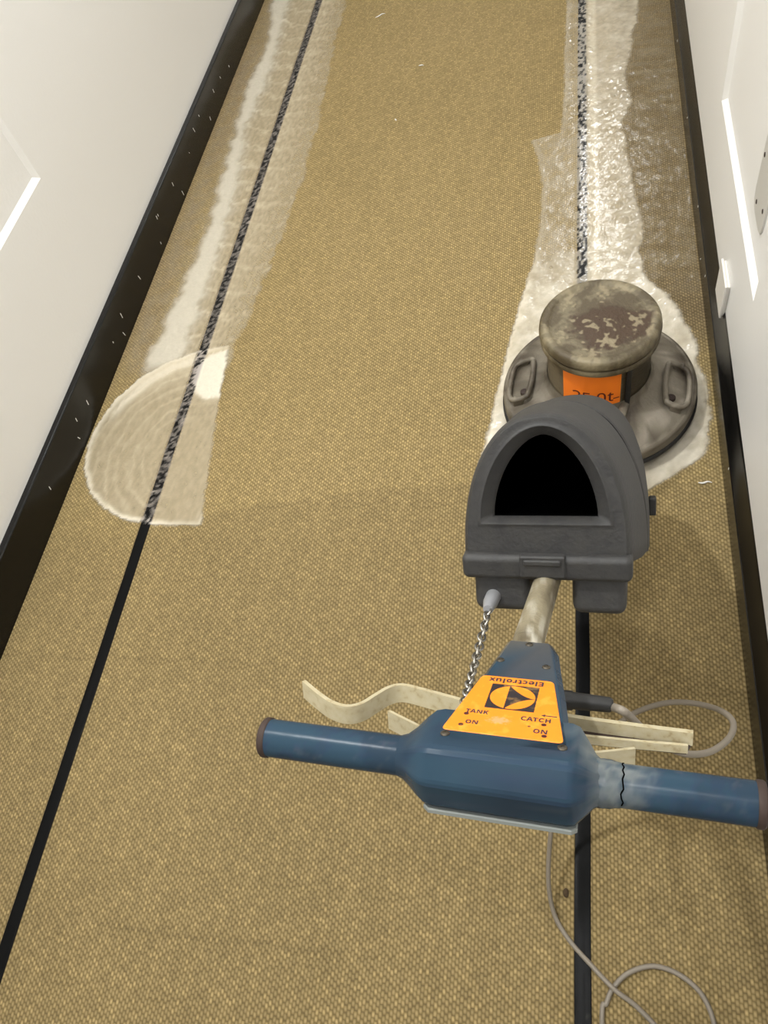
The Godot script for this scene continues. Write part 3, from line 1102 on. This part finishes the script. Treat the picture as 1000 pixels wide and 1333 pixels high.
func strip(b: MB, pts: Array, v0: float, v1: float, t: float) -> void:
	# a flat bar bent along pts = (u, s), standing from v0 to v1, of thickness t
	var path := smooth_path(pts, 6)
	var sides := [[], [], [], []]
	for i in path.size():
		var d := (path[mini(i + 1, path.size() - 1)] - path[maxi(i - 1, 0)]).normalized()
		var nn := Vector3(d.z, 0, -d.x) * t / 2.0
		for q in 4:
			sides[q].append(path[i] + nn * [1, -1, -1, 1][q] + Vector3(0, [v1, v1, v0, v0][q], 0))
	var outs := [Vector3.UP, null, Vector3.DOWN, null]
	for q in 4:
		var a := PackedVector3Array(sides[q])
		var c := PackedVector3Array(sides[(q + 1) % 4])
		var rws := []
		var cc := []
		for i in a.size():
			rws.append(PackedVector3Array([a[i], c[i]]))
			cc.append(path[i] + Vector3(0, (v0 + v1) / 2.0, 0))
		b.patch(rws, false, cc)
	for e in [0, path.size() - 1]:
		b.fan(PackedVector3Array([sides[0][e], sides[1][e], sides[2][e], sides[3][e]]), (path[e] - path[1 if e == 0 else e - 1]).normalized())


func head(root: Node3D, hc: Transform3D) -> void:
	var blue := func(p: Vector3) -> Color:
		var n := noise_a.get_noise_3d(p.x * 16.0, p.y * 16.0, p.z * 16.0)
		var m := noise_b.get_noise_3d(p.x * 70.0, p.y * 70.0, p.z * 70.0)
		var c := lin(46, 62, 77).lerp(lin(39, 53, 67), smoothstep(-0.2, 0.3, n))
		c = c.lerp(lin(120, 118, 110), smoothstep(0.40, 0.6, m + 0.25 * n) * 0.08)
		# grey where the right arm was mended and the paint rubbed away
		var q := Vector2((p.x - 0.093) / 0.032, (p.z - 1.215) / 0.045).length() + 0.4 * n + 0.35 * m
		c = c.lerp(lin(112, 115, 112), smoothstep(1.05, 0.45, q) * (0.8 if p.y > -0.012 else 0.4) * clampf(0.75 + 1.2 * m, 0.2, 1.0))
		# dirt at the neck
		c = c.lerp(lin(124, 112, 88), smoothstep(1.062, 1.053, p.z + 0.01 * n) * 0.8)
		return c
	# wedge-shaped console
	var o := PackedVector2Array([Vector2(-0.013, 1.052), Vector2(0.031, 1.052), Vector2(0.039, 1.072), Vector2(0.044, 1.104), Vector2(0.053, 1.155), Vector2(0.060, 1.20), Vector2(0.067, 1.240), Vector2(-0.042, 1.240), Vector2(-0.037, 1.212), Vector2(-0.029, 1.16), Vector2(-0.021, 1.108)])
	var c := MB.new()
	c.prism(o, -0.012, 0.030, 0.005)
	# turn the hull down round the handlebar
	var us := [-0.074, -0.069, -0.063, -0.056, -0.049, -0.042, -0.02, 0.02, 0.062, 0.068, 0.075, 0.081, 0.086]
	var facets := [[Vector2(0.0300, -0.03), Vector2(0.0300, 0.022)], [Vector2(0.0300, 0.022), Vector2(0.0290, 0.0265), Vector2(0.0262, 0.0295)], [Vector2(0.0262, 0.0295), Vector2(0.0085, 0.0375)], [Vector2(0.0085, 0.0375), Vector2(0.0055, 0.0382), Vector2(0.002, 0.0378)], [Vector2(0.002, 0.0378), Vector2(-0.0205, 0.0285)], [Vector2(-0.0205, 0.0285), Vector2(-0.0255, 0.024), Vector2(-0.027, 0.015)], [Vector2(-0.027, 0.015), Vector2(-0.027, -0.02)], [Vector2(-0.027, -0.02), Vector2(-0.015, -0.03), Vector2(0.015, -0.034), Vector2(0.0300, -0.03)]]
	for fc in facets:
		var rows := []
		var cs := []
		for u in us:
			var k := smoothstep(-0.075, -0.044, u) * smoothstep(0.087, 0.064, u)
			var row := PackedVector3Array()
			var fine := []
			for i in fc.size() - 1:
				for q in 4:
					fine.append(fc[i].lerp(fc[i + 1], q / 4.0))
			fine.append(fc[-1])
			for f in fine:
				var g: Vector2 = (f.normalized() * 0.0165).lerp(f, k)
				row.append(Vector3(u, g.x, 1.225 + g.y))
			rows.append(row)
			cs.append(Vector3(u, 0, 1.225))
		c.patch(rows, false, cs)
	c.paint(blue)
	var con := obj("handle_head", c, M.paint, root, hc)
	var gk := MB.new()
	gk.prism(PackedVector2Array([Vector2(-0.046, 1.19), Vector2(0.068, 1.19), Vector2(0.070, 1.248), Vector2(0.066, 1.252), Vector2(-0.045, 1.252), Vector2(-0.05, 1.247)]), -0.030, -0.0262, 0.001)
	obj("bottom_plate", gk, mat(srgb(112, 116, 112), 0.6), con)

	# handlebar arms with rusted end rings
	for s in [-1.0, 1.0]:
		var g := MB.new()
		var path := PackedVector3Array()
		var u0 := 0.055 if s < 0 else 0.08
		for i in 50:
			path.append(Vector3(s * lerpf(u0, 0.193, i / 49.0), 0, 1.225))
		g.tube(path, 0.0162, 32)
		g.paint(blue)
		var arm := obj("handlebar_arm", g, M.paint, root, hc)
		var cap := MB.new()
		cap.loft([ring_uv(Vector2(0, 1.225), 0.0164, s * 0.1925), ring_uv(Vector2(0, 1.225), 0.0172, s * 0.1935), ring_uv(Vector2(0, 1.225), 0.0172, s * 0.1975), ring_uv(Vector2(0, 1.225), 0.0160, s * 0.199), ring_uv(Vector2(0, 1.225), 0.012, s * 0.1985)], false, true)
		obj("end_ring", cap, M.rust, arm)
		if s > 0:
			# cracked joint
			var cr := MB.new()
			var cp := PackedVector3Array()
			var rng := RandomNumberGenerator.new()
			rng.seed = 3
			for i in 14:
				var a := lerpf(-0.9, 2.0, i / 13.0)
				cp.append(Vector3(0.101 + rng.randf_range(-0.0011, 0.0011), cos(a) * 0.0163, 1.225 + sin(a) * 0.0163))
			cr.tube(cp, 0.0006, 6)
			obj("crack", cr, M.hollow, arm)
			var lump := MB.new()
			var rr := []
			for i in 12:
				var u := lerpf(0.072, 0.1, i / 11.0)
				var row := PackedVector3Array()
				for j in 28:
					var a := TAU * j / 28
					var r := 0.0166 + 0.0018 * sin(PI * i / 11.0) * (0.7 + 1.2 * noise_a.get_noise_2d(u * 160.0, a * 2.0))
					row.append(Vector3(u, cos(a) * r, 1.225 + sin(a) * r))
				rr.append(row)
			lump.loft(rr, true, true)
			lump.paint(blue)
			obj("mended_joint", lump, M.paint, arm)

	# screws
	for q in [[0.010, 1.063], [-0.012, 1.100], [0.031, 1.106], [-0.034, 1.231], [0.057, 1.231]]:
		var sc := MB.new()
		sc.lathe([[Vector2(0.0038, 0.0), Vector2(0.0038, 0.0008), Vector2(0.003, 0.0015), Vector2(0.0012, 0.0016)], [Vector2(0.0012, 0.0016), Vector2(0.0011, 0.0006), Vector2(0.0001, 0.0006)]], 18, Vector3(q[0], 0.0298, q[1]))
		obj("screw", sc, M.screw, con)

	decal(con)

	# levers below the head
	var l1 := MB.new()
	strip(l1, [Vector3(-0.232, 0, 1.070), Vector3(-0.21, 0, 1.088), Vector3(-0.187, 0, 1.104), Vector3(-0.168, 0, 1.109), Vector3(-0.155, 0, 1.101), Vector3(-0.146, 0, 1.082), Vector3(-0.137, 0, 1.064), Vector3(-0.124, 0, 1.056), Vector3(-0.10, 0, 1.061), Vector3(-0.06, 0, 1.072), Vector3(-0.02, 0, 1.083), Vector3(0.03, 0, 1.095)], -0.052, -0.032, 0.0045)
	obj("tank_lever", l1, M.cream, root, hc)
	var l2 := MB.new()
	strip(l2, [Vector3(-0.122, 0, 1.112), Vector3(-0.10, 0, 1.124), Vector3(-0.073, 0, 1.138), Vector3(-0.04, 0, 1.15)], -0.05, -0.03, 0.003)
	obj("lever_stub", l2, M.cream, root, hc)
	var l3 := MB.new()
	strip(l3, [Vector3(0.01, 0, 1.076), Vector3(0.05, 0, 1.084), Vector3(0.105, 0, 1.087), Vector3(0.160, 0, 1.0885)], -0.043, -0.030, 0.0058)
	strip(l3, [Vector3(0.01, 0, 1.104), Vector3(0.05, 0, 1.107), Vector3(0.10, 0, 1.106), Vector3(0.155, 0, 1.103)], -0.043, -0.035, 0.0035)
	var l5 := MB.new()
	l5.prism(PackedVector2Array([Vector2(0.01, 1.077), Vector2(0.05, 1.085), Vector2(0.159, 1.0885), Vector2(0.154, 1.103), Vector2(0.05, 1.107), Vector2(0.01, 1.104)]), -0.045, -0.0425)
	obj("lever_channel", l5, M.rust, root, hc)
	obj("catch_lever", l3, M.cream, root, hc)
	var l4 := MB.new()
	strip(l4, [Vector3(0.03, 0, 1.160), Vector3(0.067, 0, 1.155), Vector3(0.110, 0, 1.138)], -0.050, -0.022, 0.003)
	obj("lever_stub", l4, M.cream, root, hc)


func decal(con: Node3D) -> void:
	# printed plate; picture coordinates run over u -0.048..0.062, s 1.128..1.236
	var u0 := -0.048
	var s0 := 1.128
	var wu := 0.110
	var ws := 0.108
	var S := 512
	var im := Image.create(S, S, false, Image.FORMAT_RGB8)
	var org := srgb(242, 130, 24)
	var blk := srgb(36, 30, 34)
	for y in S:
		for x in S:
			var u := u0 + (x + 0.5) / S * wu
			var s := s0 + (y + 0.5) / S * ws
			var c := org
			# emblem: black square, disc, dark bar and concave wedge
			var e := Vector2((u - 0.0095) / 0.0205, (s - 1.166) / 0.0205)
			if absf(e.x) < 1.0 and absf(e.y) < 1.0:
				c = blk
				if e.length() < 0.93:
					c = org
					if e.x > -0.24:
						var half := 0.0
						if e.x < 0.92:
							half = 0.93 * pow((0.92 - e.x) / 1.16, 1.8) + 0.012
						if absf(e.y) < half or e.x < -0.17:
							c = blk
			for d in [[-0.0235, 1.199], [-0.0245, 1.216], [0.0400, 1.203], [0.0420, 1.219]]:
				if Vector2(u - d[0], s - d[1]).length() < 0.0021:
					c = srgb(60, 20, 24)
			if Vector2(u - 0.029, s - 1.2075).length() < 0.0012:
				c = srgb(60, 20, 24)
			var sm := Vector2((u - 0.004) / 0.012, (s - 1.204) / 0.0065).length() + 0.5 * noise_b.get_noise_2d(u * 300.0, s * 300.0)
			c = c.lerp(srgb(226, 150, 120), smoothstep(1.0, 0.4, sm) * 0.7)
			var w := noise_a.get_noise_2d(u * 60.0, s * 60.0)
			c = c.lerp(srgb(238, 176, 84), smoothstep(0.1, 0.5, w) * 0.35)
			im.set_pixel(x, y, c)
	var dm := mat(Color.WHITE, 0.42)
	dm.albedo_texture = ImageTexture.create_from_image(im)
	var corners := [Vector2(-0.0225, 1.132), Vector2(0.0405, 1.132), Vector2(0.0575, 1.2255), Vector2(-0.0385, 1.2255)]
	var outline := PackedVector2Array()
	for i in 4:
		var p: Vector2 = corners[i]
		var a: Vector2 = (corners[(i + 3) % 4] - p).normalized()
		var z: Vector2 = (corners[(i + 1) % 4] - p).normalized()
		for k in 5:
			var t := k / 4.0
			outline.append((p + a * 0.005).lerp(p, t).lerp(p.lerp(p + z * 0.005, t), t))
	var b := MB.new()
	b.prism(outline, 0.0295, 0.0306, 0.0003)
	for i in b.V.size():
		b.U[i] = Vector2((b.V[i].x - u0) / wu, (b.V[i].z - s0) / ws)
	var d := obj("instruction_decal", b, dm, con)
	arrow(d)
	var font := SystemFont.new()
	font.font_names = PackedStringArray(["Droid Sans"])
	font.font_weight = 700
	# text lies in the plate; "down the page" runs towards +s for the operator
	for q in [["TANK", -0.0155, 1.1945, 0.0052, false], ["ON", -0.0165, 1.2110, 0.0052, false], ["CATCH", 0.0330, 1.1970, 0.0056, false], ["ON", 0.0385, 1.2135, 0.0056, false], ["Electrolux", 0.0090, 1.1390, 0.0072, true]]:
		var tm := TextMesh.new()
		tm.text = q[0]
		tm.font = font
		tm.font_size = 64
		tm.pixel_size = q[3] / 46.0
		tm.depth = 0.0003
		var bs := Basis(Vector3.RIGHT, -PI / 2)
		if q[4]:
			bs = Basis(Vector3.UP, PI) * bs
		obj("lettering", tm, M.ink, d, Transform3D(bs, Vector3(q[1], 0.0307, q[2])))


func arrow(d: Node3D) -> void:
	var b := MB.new()
	b.prism(PackedVector2Array([Vector2(0.0365, 1.1895), Vector2(0.0395, 1.1878), Vector2(0.0395, 1.1891), Vector2(0.0490, 1.1893), Vector2(0.0490, 1.1902), Vector2(0.0395, 1.1900), Vector2(0.0395, 1.1912)]), 0.0305, 0.0309)
	obj("printed_arrow", b, M.ink, d)


func power_cord(root: Node3D, hc: Transform3D) -> void:
	# strain relief on the right of the head
	var pl := MB.new()
	pl.tube(PackedVector3Array([Vector3(0.02, -0.033, 1.053), Vector3(0.05, -0.033, 1.051), Vector3(0.0515, -0.033, 1.051), Vector3(0.086, -0.035, 1.048), Vector3(0.089, -0.0352, 1.0478)]), [0.0098, 0.0098, 0.0085, 0.0075, 0.0055], 18)
	obj("strain_relief", pl, M.black_rubber, root, hc)
	var inv := root.transform.affine_inverse()
	var at := root.transform * hc
	var p: Array = [at * Vector3(0.080, -0.035, 1.048), at * Vector3(0.089, -0.036, 1.050)]
	for q in [[0.044, 0.840, -0.237], [0.066, 0.760, -0.245], [0.092, 0.680, -0.254], [0.126, 0.600, -0.266], [0.164, 0.540, -0.287], [0.197, 0.490, -0.321], [0.209, 0.460, -0.352], [0.199, 0.430, -0.377], [0.170, 0.400, -0.395], [0.132, 0.380, -0.400], [0.091, 0.350, -0.393], [0.057, 0.320, -0.376], [0.024, 0.290, -0.360], [0.004, 0.260, -0.345], [-0.019, 0.200, -0.313], [-0.040, 0.140, -0.272], [-0.049, 0.090, -0.222], [-0.051, 0.045, -0.164], [-0.041, 0.012, -0.118], [-0.016, 0.006, -0.082], [0.021, 0.008, -0.048], [0.061, 0.014, -0.015], [0.098, 0.009, 0.006], [0.150, 0.006, 0.05], [0.195, 0.006, 0.1], [0.224, 0.006, 0.07], [0.218, 0.005, 0.015], [0.208, 0.005, -0.016], [0.192, 0.005, -0.036], [0.162, 0.005, -0.053], [0.125, 0.005, -0.058], [0.087, 0.005, -0.044], [0.061, 0.005, -0.020], [0.048, 0.005, 0.006], [0.040, 0.005, 0.040], [0.05, 0.006, 0.3], [0.03, 0.006, 0.8], [-0.1, 0.006, 1.5]]:
		p.append(Vector3(q[0], q[1], q[2]))
	var b := MB.new()
	b.tube(smooth_path(p, 8), 0.0043, 12)
	obj("power_cord", b, M.cord, root, inv)


# ------------------------------------------------------------------ small things
func small_things() -> void:
	# surface socket low on the right wall
	var s := thing("wall_socket", "small white square socket plate low on the right wall above the black skirting", "socket", Vector3(0.345, 0.165, -1.51))
	var b := MB.new()
	b.rbox(Vector3(0.008, 0.092, 0.092), 0.002, Transform3D(Basis(), Vector3(-0.004, 0, 0)))
	obj("back_box", b, M.plastic, s)
	b = MB.new()
	b.rbox(Vector3(0.006, 0.10, 0.10), 0.002, Transform3D(Basis(), Vector3(-0.010, 0, 0)))
	obj("faceplate", b, M.plastic, s)

	# scuffed plate on the panel of the right wall
	var pl := thing("cover_plate", "scuffed grey cover plate screwed to the recessed panel of the right wall", "plate", Vector3(0.357, 0.44, -1.41))
	b = MB.new()
	var o := PackedVector2Array()
	for q in [[-0.06, 0.5], [-0.06, 0.035], [-0.055, 0.016], [-0.042, 0.004], [-0.025, 0.0], [0.03, 0.0], [0.047, 0.004], [0.056, 0.016], [0.06, 0.035], [0.06, 0.5]]:
		o.append(Vector2(q[0], q[1]))
	b.prism(o, 0.0, 0.004, 0.0015, Transform3D(Basis(Vector3(0, 0, 1), Vector3(-1, 0, 0), Vector3(0, 1, 0)), Vector3.ZERO))
	obj("metal_sheet", b, M.plate, pl)
	for q in [[-0.028, 0.025], [-0.045, 0.12], [0.035, 0.05], [0.03, 0.14], [-0.03, 0.24]]:
		b = MB.new()
		b.lathe([[Vector2(0.005, 0.0), Vector2(0.0045, 0.001), Vector2(0.0005, 0.0015)]], 16, Vector3.ZERO, false, Transform3D(Basis(Vector3.BACK, PI / 2), Vector3(-0.004, q[1], q[0])))
		obj("screw", b, M.rust, pl)

	# shreds of lint on the carpet
	var bits := [[-0.819, -3.434, 0.045, -0.5, "pale thread lying on the carpet at the far end between the two stripes"], [-0.655, -2.659, 0.012, 1.1, "tiny pale lint speck on the carpet in the middle of the corridor"], [-0.596, -3.0, 0.02, 0.1, "short pale fibre on the carpet beyond the foam, nearer the right stripe"], [0.285, -1.054, 0.03, 0.0, "short white fibre on the carpet by the right skirting behind the machine base"]]
	for q in bits:
		var lb := MB.new()
		var l: float = q[2]
		lb.tube(smooth_path([Vector3(-l / 2, 0.0015, 0), Vector3(-l / 6, 0.003, l * 0.08), Vector3(l / 5, 0.0025, -l * 0.06), Vector3(l / 2, 0.0012, 0.0)], 4), [0.0008, 0.0012, 0.0016, 0.002, 0.0022, 0.0024, 0.0024, 0.0022, 0.002, 0.0016, 0.0013, 0.001, 0.0007], 7)
		var n := obj("lint_shred", lb, M.fleck)
		n.position = Vector3(q[0], 0, q[1])
		n.rotation.y = -q[3]
		tag(n, q[4], "lint")
	var cl := MB.new()
	cl.lathe([[Vector2(0.006, 0.0), Vector2(0.0065, 0.002), Vector2(0.004, 0.004), Vector2(0.0004, 0.0045)]], 14)
	for i in cl.V.size():
		cl.V[i] *= Vector3(0.8, 1, 1.25)
	var cn := obj("dirt_clump", cl, mat(srgb(70, 54, 34), 0.9))
	cn.position = Vector3(-0.021, 0.0, -0.156)
	tag(cn, "small brown clump of dirt on the carpet beside the right black stripe", "dirt")
